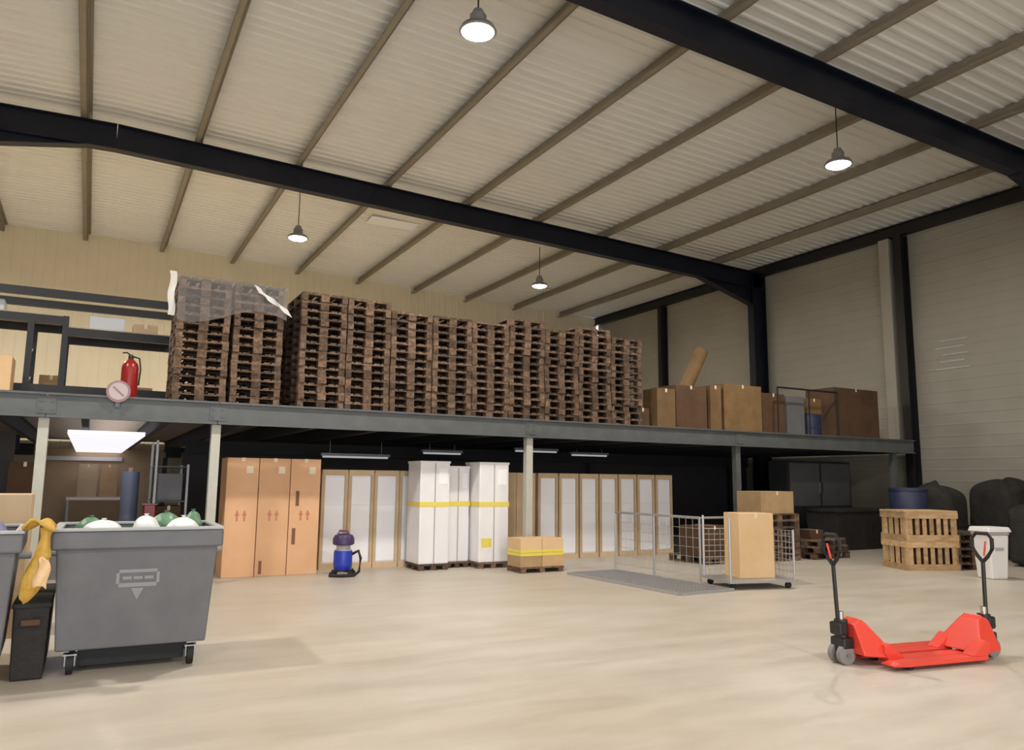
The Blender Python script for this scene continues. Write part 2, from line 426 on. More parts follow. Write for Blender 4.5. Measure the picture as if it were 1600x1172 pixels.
# round load sign on the edge beam
sg = thing('round_sign', 'round pale sign with red rim on the mezzanine edge beam', 'sign', (.31, MY - .105, 2.93))
r = Matrix.Rotation(PI / 2, 3, 'X')
def disc(rad, th, y):
    q = MB().lathe([(rad, -th / 2), (rad, th / 2)], 28); q.v = [tuple(r @ Vector(v) + Vector((0, y, 0))) for v in q.v]; return q
disc(.165, .012, 0).build('rim', 'sign_rim', sg); disc(.13, .008, -.008).build('face', 'sign_white', sg)
MB().box((0, -.014, 0), (.2, .006, .025), Matrix.Rotation(.75, 3, 'Y')).build('bar', 'sign_rim', sg)
MB().bb(-.03, .03, .006, .029, -.24, .0).build('bracket', 'mezz_steel', sg)

# ------------------------------------------------------------------ stacked pallets on the mezzanine
def make_pallet(woodm):
    t = thing('wooden_pallet', 'x', 'pallet')
    q = MB()
    for x, ww in ((-.3275, .145), (-.175, .10), (0, .145), (.175, .10), (.3275, .145)):
        q.bb(x - ww / 2, x + ww / 2, -.6, .6, .1225, .1435)
    for y in (-.5275, 0, .5275): q.bb(-.4, .4, y - .0725, y + .0725, .1005, .1215)
    q.build('top_deck', woodm, t)
    rn = None
    for x, ww in ((-.35, .10), (0, .145), (.35, .10)):
        q = MB().bb(-ww / 2, ww / 2, -.6, .6, 0, .0215)
        for y in (-.5275, 0, .5275): q.bb(-ww / 2, ww / 2, y - .0725, y + .0725, .022, .1)
        q.build('runner', woodm, t, loc=(x, 0, 0))
    return t
PP = make_pallet('pallet_wood'); first = True
PITCH = .144
stacks = []   # x centre, count, phrase
xs_ = [1.47, 2.33] + [3.43 + .822 * i for i in range(9)]
cnt = [14, 14, 14, 14, 13, 13, 13, 14, 13, 14, 13]
nm = ['stack with the hanging film strip', 'filmed stack beside the dark gap'] + \
     ['%s stack past the dark gap' % ORD[i + 1] for i in range(9)]
xs_.append(2.88); cnt.append(13); nm.append('rear stack added to darken the gap')  # rear pallets added behind the gap to darken it
for x, c, ph in zip(xs_, cnt, nm):
    for lv in range(c):
        o = PP if first else copy_tree(PP); first = False
        o.location = (x + random.uniform(-.006, .006), (15.05 if 'rear' in ph else 13.72) + random.uniform(-.03, .03), MZ + .001 + lv * PITCH)
        o.rotation_euler = (0, 0, random.uniform(-.004, .004))
        pos = 'bottom one' if lv == 0 else ('top one' if lv == c - 1 else ORD[lv + 1] + ' up')
        tag(o, 'brown wooden pallet, %s in the %s' % (pos, ph), 'pallet', 'pallets stacked on the mezzanine')

# plastic film draped over the first two stacks
def sheet(fn, nu, nv, th=0.0):
    vs = [fn(i / nu, j / nv) for j in range(nv + 1) for i in range(nu + 1)]
    fs = [(j * (nu + 1) + i, j * (nu + 1) + i + 1, (j + 1) * (nu + 1) + i + 1, (j + 1) * (nu + 1) + i) for j in range(nv) for i in range(nu)]
    return MB().add(vs, fs)
ztop = MZ + 14 * PITCH + .012
fm = thing('plastic_film', 'clear plastic film draped over the top of the first pallet stacks', 'plastic film', (1.9, 13.72, ztop))
def front(u, v):
    x = -.86 + 1.72 * u; dz = v * (.62 + .14 * math.sin(u * 5 + 1))
    return (x, -.66 - .02 * math.sin(u * 19 + v * 3) - .03 * v, -dz + .0)
sheet(front, 28, 8).build('front_sheet', 'film', fm, True)
def topf(u, v): return (-.86 + 1.72 * u, -.66 + 1.3 * v, .004 + .012 * math.sin(u * 13) * math.sin(v * 9))
sheet(topf, 20, 10).build('top_sheet', 'film', fm, True)
def rside(u, v): return (.87 + .02 * math.sin(u * 9), -.66 + 1.3 * u, -v * .8)
sheet(rside, 12, 6).build('side_sheet', 'film', fm, True)
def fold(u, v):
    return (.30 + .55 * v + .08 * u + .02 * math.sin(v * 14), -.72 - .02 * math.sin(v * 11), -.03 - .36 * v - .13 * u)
sheet(fold, 5, 12).build('highlight_fold', 'film_white', fm, True)  # whiter sheet painting the highlight on the film
def strip(u, v): return (-.99 + .10 * u + .015 * math.sin(v * 9), -.63 - .015 * math.sin(u * 4 + v * 8), .05 - v * .72)
sheet(strip, 5, 12).build('hanging_strip', 'film_white', fm, True)

# fire extinguisher on the mezzanine edge
fe = thing('fire_extinguisher', 'red fire extinguisher standing at the mezzanine edge beside the sign', 'extinguisher', (.45, 13.12, MZ))
MB().lathe([(.08, 0), (.115, .01), (.12, .04), (.12, .46), (.105, .53), (.06, .58), (.04, .60)], 20).build('cylinder', 'ext_red', fe, True)
MB().lathe([(.035, .60), (.04, .64), (.03, .67)], 12).build('valve', 'jack_black', fe, True)
MB().tube([(.0, 0, .66), (-.06, 0, .70), (-.12, 0, .69)], .012, 6).build('handle', 'jack_black', fe, True)
MB().tube([(.04, -.01, .64), (.12, -.02, .62), (.145, -.03, .45), (.13, -.03, .2)], .014, 6).build('hose', 'rubber', fe, True)

# rack on the mezzanine left
rk = thing('pallet_rack', 'dark steel rack on the mezzanine behind the extinguisher', 'rack', (0, 15.4, MZ))
def upright(x, h, m_='black_steel'):
    q = MB()
    for y in (-.5, .5): q.bb(x - .045, x + .045, y - .035, y + .035, 0, h)
    for i in range(int(h / .5)):
        q.tube([(x, -.5, .2 + i * .5), (x, .5, .55 + i * .5)], .012, 5)
    q.build('upright', m_, rk)
upright(-1.02, 1.45); upright(-.52, 1.5, 'black_steel'); upright(1.25, 2.1); upright(-3.4, 2.1)
for x0, x1, z in ((-3.4, 1.25, 1.90), (-.52, 1.25, 1.27), (-3.4, -.5, 1.45), (-3.4, 1.25, .27)):
    for y in (-.5, .5):
        MB().bb(x0, x1, y - .03, y + .03, z - .10, z + .04).build('beam', 'black_steel', rk)
for x0, x1, z in ((-.5, 1.2, 1.315), (-3.35, -.55, 1.495)):
    MB().bb(x0, x1, -.5, .5, z, z + .02).build('shelf_board', 'deck_board', rk)
def carton(x, y, z, dx, dy, dz, m_, label, group=None, rz=0., name='cardboard_box', tape='tape_pale', cat='box'):
    t = thing(name, label, cat, (x, y, z), rz, group)
    MB().bb(-dx / 2, dx / 2, -dy / 2, dy / 2, 0, dz).build('body', m_, t, bevel=.006)
    if tape:
        MB().bb(-.025, .025, -dy / 2 - .001, dy / 2 + .001, dz - .08, dz + .0015).build('tape', tape, t)
    q = MB(); q.bb(-dx / 2 + .003, dx / 2 - .003, -.002, .002, dz, dz + .001).build('flap_seam', 'carton_hole', t)
    return t
carton(.1, 15.4, MZ + 1.335, .55, .5, .26, 'silver', 'silver box on the rack shelf behind the extinguisher', tape=None)
carton(.72, 15.4, MZ + 1.335, .40, .5, .20, 'carton_tan', 'tan box on the rack shelf next to the silver box')
carton(-1.7, 15.4, MZ + 1.517, .5, .5, .22, 'silver', 'dull silver box on the rack shelf past the short upright', tape=None)
carton(-1.45, 14.5, MZ, .55, .6, .66, 'carton_light', 'pale carton standing on the mezzanine under the rack')
carton(-.72, 16.4, MZ, .38, .4, .62, 'carton', 'orange-brown carton on the mezzanine behind the rack uprights')
carton(.62, 16.5, MZ, .7, .5, .5, 'carton_tan', 'low tan carton behind the rack near the extinguisher')

# cartons at the right end of the mezzanine
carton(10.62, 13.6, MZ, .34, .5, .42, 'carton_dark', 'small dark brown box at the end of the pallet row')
carton(11.2, 13.5, MZ, .52, .5, .88, 'carton_dim', 'upright tan carton at the mezzanine edge past the pallets')
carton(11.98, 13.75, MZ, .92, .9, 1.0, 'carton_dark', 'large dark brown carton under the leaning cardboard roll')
tb = thing('cardboard_roll', 'thick cardboard roll leaning above the dark brown carton', 'cardboard roll', (12.25, 14.42, MZ))
q = MB().tube([(0, 0, .12), (1.1, 0, 2.10)], .17, 20); q.build('tube', 'carton_dim', tb, True)
q = MB().tube([(1.095, 0, 2.09), (1.105, 0, 2.11)], .13, 20); q.build('core', 'carton_hole', tb)
carton(12.68, 13.45, MZ, .34, .4, 1.05, 'carton_dim', 'narrow pale carton standing beside the dark brown carton')
carton(13.55, 13.65, MZ, 1.22, .8, 1.12, 'carton_dim', 'wide tan carton between the narrow carton and grey wrapped load')
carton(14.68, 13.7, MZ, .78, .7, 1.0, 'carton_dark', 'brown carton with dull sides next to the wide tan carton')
carton(15.45, 13.65, MZ, .62, .6, .98, 'dark_grey_wrap', 'grey wrapped load standing beside the blue drum', tape=None, name='wrapped_load', cat='wrapped load')
dr = thing('blue_drum', 'small blue drum under a pale box on the mezzanine', 'drum', (16.2, 13.6, MZ))
MB().lathe([(.28, 0), (.30, .02), (.30, .2), (.31, .21), (.31, .23), (.30, .24), (.30, .5), (.28, .54)], 22).build('body', 'tarp_blue', dr, True)
MB().lathe([(.305, .50), (.305, .56), (.10, .565)], 22).build('lid', 'tarp_blue', dr, True)
carton(16.2, 13.6, MZ + .57, .5, .4, .4, 'carton_dim', 'pale box sitting on top of the small blue drum')
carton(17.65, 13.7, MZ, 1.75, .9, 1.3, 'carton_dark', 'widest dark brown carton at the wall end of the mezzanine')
rl = thing('guard_rail', 'dark low guard rail on the mezzanine edge by the drum', 'rail', (15.4, 13.06, MZ))
MB().tube([(-.9, 0, 1.12), (1.25, 0, 1.12)], .022, 8).build('top_rail', 'black_steel', rl)
for x in (-.9, .2, 1.25): MB().tube([(x, 0, 0.0), (x, 0, 1.12)], .02, 8).build('rail_post', 'black_steel', rl)

# ================================================================== UNDER THE MEZZANINE
# dark partitions enclosing the store under the deck
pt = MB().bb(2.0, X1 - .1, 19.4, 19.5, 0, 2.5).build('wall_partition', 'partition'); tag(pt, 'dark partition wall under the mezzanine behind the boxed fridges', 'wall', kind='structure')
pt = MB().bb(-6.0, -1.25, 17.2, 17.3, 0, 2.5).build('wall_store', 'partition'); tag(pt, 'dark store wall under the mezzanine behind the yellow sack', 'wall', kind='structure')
# glowing panels that paint the passage soffit as brightly lit
lp = thing('passage_soffit_glow', 'long row of white glowing panels painting the lit passage soffit under the mezzanine', 'glowing soffit', (.25, 15.6, 2.40))
for i in range(10):
    q = MB().bb(-.62, .62, i * 1.2 + .02, i * 1.2 + 1.18, .0, .07); q.build('glow_panel', 'soffit_glow', lp)
# passage end: bench with cartons
bn = thing('bench', 'pale-topped bench at the end of the passage under the mezzanine', 'bench', (.25, 26, 0))
MB().bb(-.75, .75, -.4, .4, .98, 1.06).build('top', 'white_plastic', bn)
for x in (-.7, .7):
    for y in (-.35, .35): MB().bb(x - .03, x + .03, y - .03, y + .03, 0, .98).build('leg', 'galv', bn)
MB().bb(-.7, .7, -.3, .3, .3, .34).build('lower_shelf', 'grey_plastic', bn)
carton(.0, 25.9, 1.062, .5, .5, .95, 'carton_tan', 'tan carton standing on the passage bench')
carton(.55, 25.9, 1.062, .46, .5, .95, 'carton', 'orange-brown carton on the passage bench next to the tan carton')
hb = MB().bb(-1.2, .9, 26.9, 26.98, 2.14, 2.26).build('lintel_beam', 'white_plastic'); tag(hb, 'pale lintel across the end of the passage above the bench', 'beam', kind='structure')
q = MB(); q.bb(-1.2, 1.8, 27.0, 27.1, 0, 2.5); q = q.build('wall_passage', 'carton_tan'); tag(q, 'tan wall closing the passage behind the bench', 'wall', kind='structure')
# shelving in the passage (grey posts)
sr = thing('steel_shelving', 'grey steel shelving in the passage beside the post', 'shelving', (1.3, 16.3, 0))
for x in (-.2, .35):
    for y in (-.6, .6): MB().bb(x - .02, x + .02, y - .02, y + .02, 0, 2.34 if x < 0 else 1.9).build('upright', 'galv', sr)
for z in (.5, 1.2, 1.84): MB().bb(-.2, .35, -.6, .6, z, z + .025).build('shelf', 'mezz_steel', sr)
carton(1.37, 16.1, 1.226, .42, .6, .5, 'dark_grey_wrap', 'dark wrapped box on the middle shelf of the grey shelving', tape=None)
carton(1.37, 16.1, .526, .42, .6, .6, 'carton_dark', 'dark brown box on the low shelf of the grey shelving')
rb = thing('wrapped_roll', 'blue-grey wrapped roll standing in the passage under the mezzanine', 'roll', (.76, 17.3, 0))
MB().lathe([(.15, 0), (.16, .02), (.16, 1.74), (.15, 1.76)], 18).build('roll', 'roll_blue', rb, True)
MB().lathe([(.05, 1.76), (.05, 1.84)], 12).build('core', 'carton_tan', rb, True)
rx = thing('red_crate', 'small red plastic crate on a stand in the passage', 'crate', (1.0, 15.2, 0))
MB().bb(-.1, .1, -.12, .12, .92, 1.18).build('body', 'ext_red', rx, bevel=.02); MB().bb(-.12, .12, -.14, .14, 1.17, 1.19).build('rim', 'sign_rim', rx)
q = MB(); q.bb(-.12, .12, -.14, .14, .0, .9); q.build('stand', 'mezz_dark', rx)
carton(-1.0, 16.6, 0, .5, .5, 1.9, 'carton_dark', 'tall dark brown carton against the store wall by the passage')
# tube lamps hung under the deck, seen over the fridges
for x0, x1, z, lb in ((4.5, 6.1, 2.12, 'white tube lamp under the mezzanine above the first boxed fridges'),
                      (6.9, 7.95, 2.26, 'white tube lamp under the mezzanine above the film-wrapped packs'),
                      (9.4, 10.7, 2.38, 'white tube lamp under the mezzanine just past the steel post'),
                      (11.1, 12.3, 2.32, 'dim tube lamp under the mezzanine above the last boxed fridges')):
    t = thing('tube_lamp', lb, 'lamp', (x0, 17, z))
    MB().bb(0, x1 - x0, -.05, .05, .05, .11).build('housing', 'galv', t)
    MB().tube([(.04, 0, .03), (x1 - x0 - .04, 0, .03)], .022, 10).build('tube', 'tube_lamp', t, True)
    for xx in (.2, x1 - x0 - .2): MB().tube([(xx, 0, .1), (xx, 0, 2.51 - z)], .008, 5).build('hanger', 'galv', t)

# ------------------------------------------------------------------ brown tall cartons
for i in range(3):
    t = thing('tall_carton', ['orange-brown tall carton at the passage post, first of three', 'orange-brown tall carton in the middle of three',
              'orange-brown tall carton beside the boxed fridges, last of three'][i], 'box', (2.32 + i * .535, 13.75 + .32, 0), group='tall brown cartons')
    MB().bb(-.262, .262, -.32, .32, .0, 2.0).build('body', 'carton_orange', t, bevel=.008)
    MB().bb(.06, .17, -.3225, -.3195, 1.74, 1.86).build('label', 'tape_pale', t)
    MB().bb(-.03, .03, -.323, -.319, 1.94, 2.002).build('tape', 'tape_pale', t)
    q = MB()   # printed arrows and glass mark
    q.prism([(-.02, 1.02), (-.1, 1.02), (-.06, 1.12)], -.3225, -.3195); q.bb(-.075, -.045, -.3225, -.3195, .93, 1.02)
    q.prism([(.1, 1.02), (.02, 1.02), (.06, 1.12)], -.3225, -.3195); q.bb(.045, .075, -.3225, -.3195, .93, 1.02)
    q.build('printed_arrows', 'carton_print', t)
    if i == 2:
        MB().bb(-.16, -.10, -.323, -.319, 1.18, 1.44).build('hand_slot', 'carton_hole', t); MB().bb(-.2, -.14, -.323, -.319, .52, .80).build('hand_slot', 'carton_hole', t)
    if i == 1: MB().bb(-.2, -.15, -.323, -.319, .04, .26).build('hand_slot', 'carton_hole', t)

# ------------------------------------------------------------------ boxed fridges
def fridge(x, y, label):
    W_, D_, H_ = .485, .6, 1.83
    t = thing('boxed_fridge', label, 'fridge', (x, y + D_ / 2, 0), group='white fridges packed in cardboard corners')
    MB().bb(-.2, .2, -.27, .27, .09, H_ - .1).build('fridge_body', 'appliance_white', t, bevel=.01)
    MB().bb(-.185, .185, -.285, -.271, .12, 1.16).build('lower_door', 'appliance_white', t, bevel=.006)
    MB().bb(-.185, .185, -.285, -.271, 1.18, H_ - .13).build('upper_door', 'appliance_white', t, bevel=.006)
    for sx in (-1, 1):
        q = MB(); q.bb(sx * W_ / 2 - .008, sx * W_ / 2 + .008, -.3, .3, .06, H_ - .06)
        q.bb(min(sx * W_ / 2, sx * (W_ / 2 - .055)), max(sx * W_ / 2, sx * (W_ / 2 - .055)), -.302, -.286, .06, H_ - .06)
        q.build('corner_post', 'carton_tan', t)
    MB().bb(-W_ / 2 - .004, W_ / 2 + .004, -.305, .3, H_ - .10, H_).build('top_cap', 'carton_tan', t)
    MB().bb(-W_ / 2 - .004, W_ / 2 + .004, -.305, .3, .0, .10).build('base_tray', 'carton_tan', t)
    return t
for i in range(7):
    lb = 'white fridge packed in cardboard corners, %s from the brown cartons' % ORD[i + 1]
    fridge(4.08 + i * .51, 14.3, lb)
for i in range(2):
    carton(7.74 + i * .47, 14.6, 0, .46, .6, 1.83, 'carton_tan', 'plain tall tan carton behind the steel post, %s of two' % ('first', 'second')[i], name='tall_carton')
for i in range(7):
    fridge(8.76 + i * .535, 14.3, 'white fridge packed in cardboard corners, %s past the plain tall cartons' % ORD[i + 1])

# ------------------------------------------------------------------ film-wrapped white packs on pallets
def wrapped(x, y, w_, d_, z1, label, sticker=False):
    t = thing('wrapped_pack', label, 'wrapped pack', (x, y + d_ / 2, 0), group='white film-wrapped packs')
    q = MB()
    for i in range(3):
        for j in range(3): q.bb(-w_ / 2 + .02 + i * (w_ / 2 - .07), -w_ / 2 + .12 + i * (w_ / 2 - .07), -d_ / 2 + j * (d_ / 2 - .06), -d_ / 2 + .1 + j * (d_ / 2 - .06), 0, .08)
    q.build('pallet_feet', 'pallet_wood', t)
    MB().bb(-w_ / 2, w_ / 2, -d_ / 2, d_ / 2, .08, .11).build('pallet_board', 'pallet_wood', t)
    MB().bb(-w_ / 2 + .01, w_ / 2 - .01, -d_ / 2 + .01, d_ / 2 - .01, .11, z1).build('wrapping', 'wrap_white', t, bevel=.02)
    q = MB(); q.bb(-w_ / 2 + .004, w_ / 2 - .004, -d_ / 2 + .004, d_ / 2 - .004, 1.16, 1.25); q.build('yellow_tape', 'tape_yellow', t)
    q = MB(); q.bb(-w_ / 2 + .0, w_ / 2 - .0, -d_ / 2 + .0, d_ / 2 - .0, z1 - .03, z1 + .012); q.build('top_lid', 'white_plastic', t, bevel=.008)
    MB().bb(-.012, .012, -d_ / 2 + .006, -d_ / 2 + .012, .12, z1 - .03).build('door_gap', 'grey_plastic', t)
    MB().bb(.08, w_ / 2 - .06, -d_ / 2 + .004, -d_ / 2 + .012, z1 - .42, z1 - .12).build('label', 'appliance_white', t)
    if sticker: MB().bb(-w_ / 2 + .06, -.05, -d_ / 2 + .004, -d_ / 2 + .012, .40, .56).build('yellow_label', 'tape_yellow', t)
wrapped(5.74, 13.42, .62, .66, 2.0, 'white film-wrapped pack with yellow tape beside the boxed fridges')
wrapped(6.33, 13.66, .5, .6, 1.92, 'narrow white film-wrapped pack set back between the two larger ones')
wrapped(6.93, 13.30, .66, .66, 2.0, 'white film-wrapped pack with yellow tape next to the steel post', True)

# strapped low cartons at the foot of the post
for z, h, lb in ((.10, .26, 'lower tan carton strapped in yellow at the steel post'), (.361, .25, 'upper tan carton strapped in yellow at the steel post')):
    for k, xx in enumerate((7.2, 7.66)):
        t = thing('strapped_carton', lb + (', beside the wrapped pack' if k == 0 else ', out past the post'), 'box', (xx, 12.58, z))
        MB().bb(-.225, .225, -.25, .25, 0, h).build('body', 'carton_light' if z > .3 else 'carton', t, bevel=.006)
        q = MB().bb(-.228, .228, -.254, .254, h - .06 if z < .3 else .0, h - .005 if z < .3 else .05).build('strap', 'tape_yellow', t)
t = thing('low_pallet', 'low wooden pallet under the strapped cartons at the post', 'pallet', (7.43, 12.58, 0))
for y in (-.2, 0, .2): MB().bb(-.47, .47, y - .07, y + .07, .075, .098).build('board', 'pallet_wood', t)
for x in (-.4, 0, .4): MB().bb(x - .05, x + .05, -.27, .27, 0, .075).build('runner', 'pallet_wood', t)

# ------------------------------------------------------------------ blue wet vacuum
v = thing('wet_vacuum', 'small blue wet vacuum with dark motor head before the boxed fridges', 'vacuum', (4.0, 13.35, 0), -.3)
q = MB()
for a in range(4):
    c_, s_ = math.cos(a * PI / 2 + .6) * .21, math.sin(a * PI / 2 + .6) * .21
    q.tube([(0, 0, .09), (c_, s_, .085)], .028, 6)
q.build('base', 'jack_black', v)
for a in range(4):
    c_, s_ = math.cos(a * PI / 2 + .6) * .22, math.sin(a * PI / 2 + .6) * .22
    MB().tube([(c_, s_ - .02, .04), (c_, s_ + .02, .04)], .04, 12).build('castor', 'rubber', v, True)
MB().lathe([(.13, .09), (.155, .12), (.16, .2), (.16, .40), (.15, .43)], 24).build('tank', 'vac_blue', v, True)
MB().lathe([(.15, .43), (.12, .45), (.12, .51), (.14, .52)], 24).build('collar', 'grey_plastic', v, True)
MB().lathe([(.16, .52), (.185, .54), (.185, .63), (.15, .69), (.08, .715)], 24).build('motor_head', 'vac_dark', v, True)
MB().tube([(-.1, 0, .70), (-.08, 0, .76), (.06, 0, .76), (.08, 0, .70)], .02, 8).build('handle', 'vac_purple', v, True)
MB().tube([(.15, 0, .36), (.26, -.04, .42), (.3, -.1, .3), (.28, -.14, .08), (.2, -.26, .03), (.0, -.32, .03), (-.22, -.26, .03)], .025, 8).build('hose', 'rubber', v, True)

# ------------------------------------------------------------------ wire cage, barrier and flat panel
def mesh_panel(q, p0, p1, h, nx, nz, r=.006, z0=.0):
    p0 = Vector(p0); p1 = Vector(p1); up = Vector((0, 0, 1))
    for i in range(nx + 1):
        p = p0.lerp(p1, i / nx); q.tube([p + up * z0, p + up * h], r, 4)
    for j in range(nz + 1):
        z = z0 + (h - z0) * j / nz; q.tube([p0 + up * z, p1 + up * z], r, 4)
cg = thing('wire_cage', 'galvanised wire cage trolley holding the upright carton', 'cage', (9.56, 9.35, 0), -.22)
q = MB()
for x in (-.58, .58):
    for y in (-.4, .4): MB().tube([(x, y, .1), (x, y, 1.12 if x < 0 else .92)], .02, 8).build('corner_post', 'cage_wire', cg)
q.bb(-.6, .6, -.42, .42, .10, .14); q.build('base', 'cage_wire', cg)
for x in (-.5, .5):
    for y in (-.34, .34): MB().tube([(x, y - .02, .05), (x, y + .02, .05)], .05, 12).build('castor', 'rubber', cg, True)
q = MB(); mesh_panel(q, (.58, -.4, 0), (.58, .4, 0), .9, 8, 8, .005, .16); q.build('side_mesh', 'cage_wire', cg)
q = MB(); mesh_panel(q, (-.58, .4, 0), (.58, .4, 0), .9, 11, 8, .004, .16); q.build('back_mesh', 'cage_wire', cg)
carton(9.66, 9.42, .142, .62, .5, 1.03, 'carton_light', 'tall light carton standing upright in the wire cage', rz=-.28)
br = thing('mesh_barrier', 'low wire mesh barrier standing between the fridges and the cage', 'barrier', (9.08, 9.95, 0))
for y in (0, 1.2, 2.36): MB().tube([(0, y, .0), (0, y, 1.07)], .02, 8).build('barrier_post', 'cage_wire', br)
MB().tube([(0, 0, 1.07), (0, 2.36, 1.07)], .022, 8).build('top_rail', 'cage_wire', br)
MB().tube([(0, 0, 1.07), (.9, .0, 1.07), (1.6, .3, 1.07)], .018, 8).build('brace_rail', 'cage_wire', br)
MB().tube([(1.6, .3, 1.07), (1.6, .3, 0)], .018, 8).build('brace_post', 'cage_wire', br)
q = MB(); mesh_panel(q, (0, 0, 0), (0, 2.36, 0), 1.05, 14, 6, .0035, .1); q.build('mesh', 'cage_wire', br)
fp = thing('flat_mesh_panel', 'wire mesh panel lying flat on the floor before the barrier', 'mesh panel', (8.30, 10.45, 0), .03)
q = MB()
for x in (-.55, .55): q.bb(x - .025, x + .025, -1.45, 1.45, 0, .04)
for y in (-1.45, 0, 1.45): q.bb(-.55, .55, y - .025, y + .025, .001, .039)
q.build('frame', 'cage_wire', fp)
q = MB()
for i in range(1, 36): q.bb(-.55, .55, -1.45 + i * .0806 - .005, -1.45 + i * .0806 + .005, .02, .03)
for i in range(1, 14): q.bb(-.55 + i * .0786 - .005, -.55 + i * .0786 + .005, -1.45, 1.45, .01, .02)
q.build('mesh', 'cage_wire', fp)

# brown goods behind the cage
carton(11.6, 12.55, .145, .85, .6, .62, 'carton_dark', 'dark brown carton on a pallet behind the mesh barrier')
def loose_pallet(x, y, z, label, rz=0., m_='pallet_wood', group=None):
    t = copy_tree(PP); t.location = (x, y, z); t.rotation_euler = (0, 0, rz); return tag(t, label, 'pallet', group or 'loose pallets on the floor')
loose_pallet(11.6, 12.65, 0, 'brown wooden pallet under the dark carton behind the barrier')
for i in range(7): loose_pallet(13.2, 12.35, i * PITCH, 'brown pallet, %s up in the short stack behind the cage' % ORD[i + 1], PI / 2)
carton(13.2, 12.35, 7 * PITCH + .002, 1.0, .7, .48, 'carton', 'brown carton on the short pallet stack behind the cage')
for i in range(3): loose_pallet(14.75, 12.3, i * PITCH, 'brown pallet, %s up in the low pile before the dark cabinet' % ORD[i + 1], PI / 2 + .12 * i)
carton(14.5, 12.3, 3 * PITCH + .002, .42, .45, .2, 'carton_dark', 'low dark brown box on the low pallet pile')

# dark cabinet and black container under the mezzanine end
dc = thing('grey_cabinet', 'large dark grey cabinet under the wall end of the mezzanine', 'cabinet', (18.3, 15.4, 0))
MB().bb(-1.3, 1.3, -.35, .35, .0, 2.3).build('body', 'mezz_dark', dc, bevel=.02)
for x in (-.64, .64): MB().bb(x - .6, x + .6, -.37, -.352, 1.05, 2.24).build('panel', 'dark_grey_wrap', dc, bevel=.01)
MB().bb(-.05, .05, -.4, -.37, 1.4, 1.7).build('handle', 'chrome', dc)
bc = thing('black_container', 'black lidded container at the foot of the dark grey cabinet', 'container', (17.5, 13.65, 0))
MB().frust((.85, .42), (.95, .5), 0, .95).build('body', 'tarp_black', bc, bevel=.02); MB().bb(-1.0, 1.0, -.54, .54, .95, 1.04).build('lid', 'tarp_black', bc, bevel=.02)

# ------------------------------------------------------------------ slatted wooden crates at the right
def crate(x, y, z, rz, label, dark):
    t = thing('wooden_crate', label, 'crate', (x, y, z), rz, 'pale slatted crates')
    W_, D_, H_ = 1.10, .85, .56
    q = MB()
    for sx in (-1, 1):
        for sy in (-1, 1): MB().bb(sx * (W_ / 2 - .045) - .035, sx * (W_ / 2 - .045) + .035, sy * (D_ / 2 - .06) - .035, sy * (D_ / 2 - .06) + .035, .0, H_).build('corner_post', 'pallet_wood_pale', t)
    for z_ in (.0, .44):
        for sy in (-1, 1): MB().bb(-W_ / 2, W_ / 2, sy * D_ / 2 - .012, sy * D_ / 2 + .012, z_, z_ + .12).build('rail', 'pallet_wood_pale', t)
        for sx in (-1, 1): MB().bb(sx * W_ / 2 - .012, sx * W_ / 2 + .012, -D_ / 2 + .013, D_ / 2 - .013, z_, z_ + .12).build('rail', 'pallet_wood_pale', t)
    for k in range(7):
        x_ = -.45 + k * .15
        MB().bb(x_ - .042, x_ + .042, -D_ / 2 + .013, -D_ / 2 + .03, .12, .44).build('slat', 'pallet_wood_pale', t)
    for k in range(4):
        y_ = -.28 + k * .19
        MB().bb(-W_ / 2 + .013, -W_ / 2 + .03, y_ - .06, y_ + .06, .12, .44).build('slat', 'pallet_wood_pale', t)
    MB().bb(-W_ / 2 + .06, W_ / 2 - .06, -D_ / 2 + .06, D_ / 2 - .06, .02, .04).build('floor_board', 'pallet_wood_pale', t)
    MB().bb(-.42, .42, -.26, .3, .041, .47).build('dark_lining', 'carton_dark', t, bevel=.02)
    return t
CRX, CRY, CRZ = 14.82, 9.85, -.40
crate(CRX, CRY, 0, CRZ, 'pale slatted wooden crate on the floor, lower of two', False)
crate(CRX + .01, CRY, .563, CRZ + .01, 'pale slatted wooden crate stacked on another crate', True)
lid = thing('crate_board', 'pale flat board lying on the upper slatted crate', 'board', (CRX, CRY, 1.126), CRZ)
for k in range(3): MB().bb(-.56, .56, -.42 + k * .285, -.15 + k * .285, 0, .03).build('plank', 'pallet_wood_pale', lid)
for i in range(5): loose_pallet(15.85, 9.75, i * PITCH, 'dark brown pallet, %s up in the stack beside the slatted crates' % ORD[i + 1], CRZ)
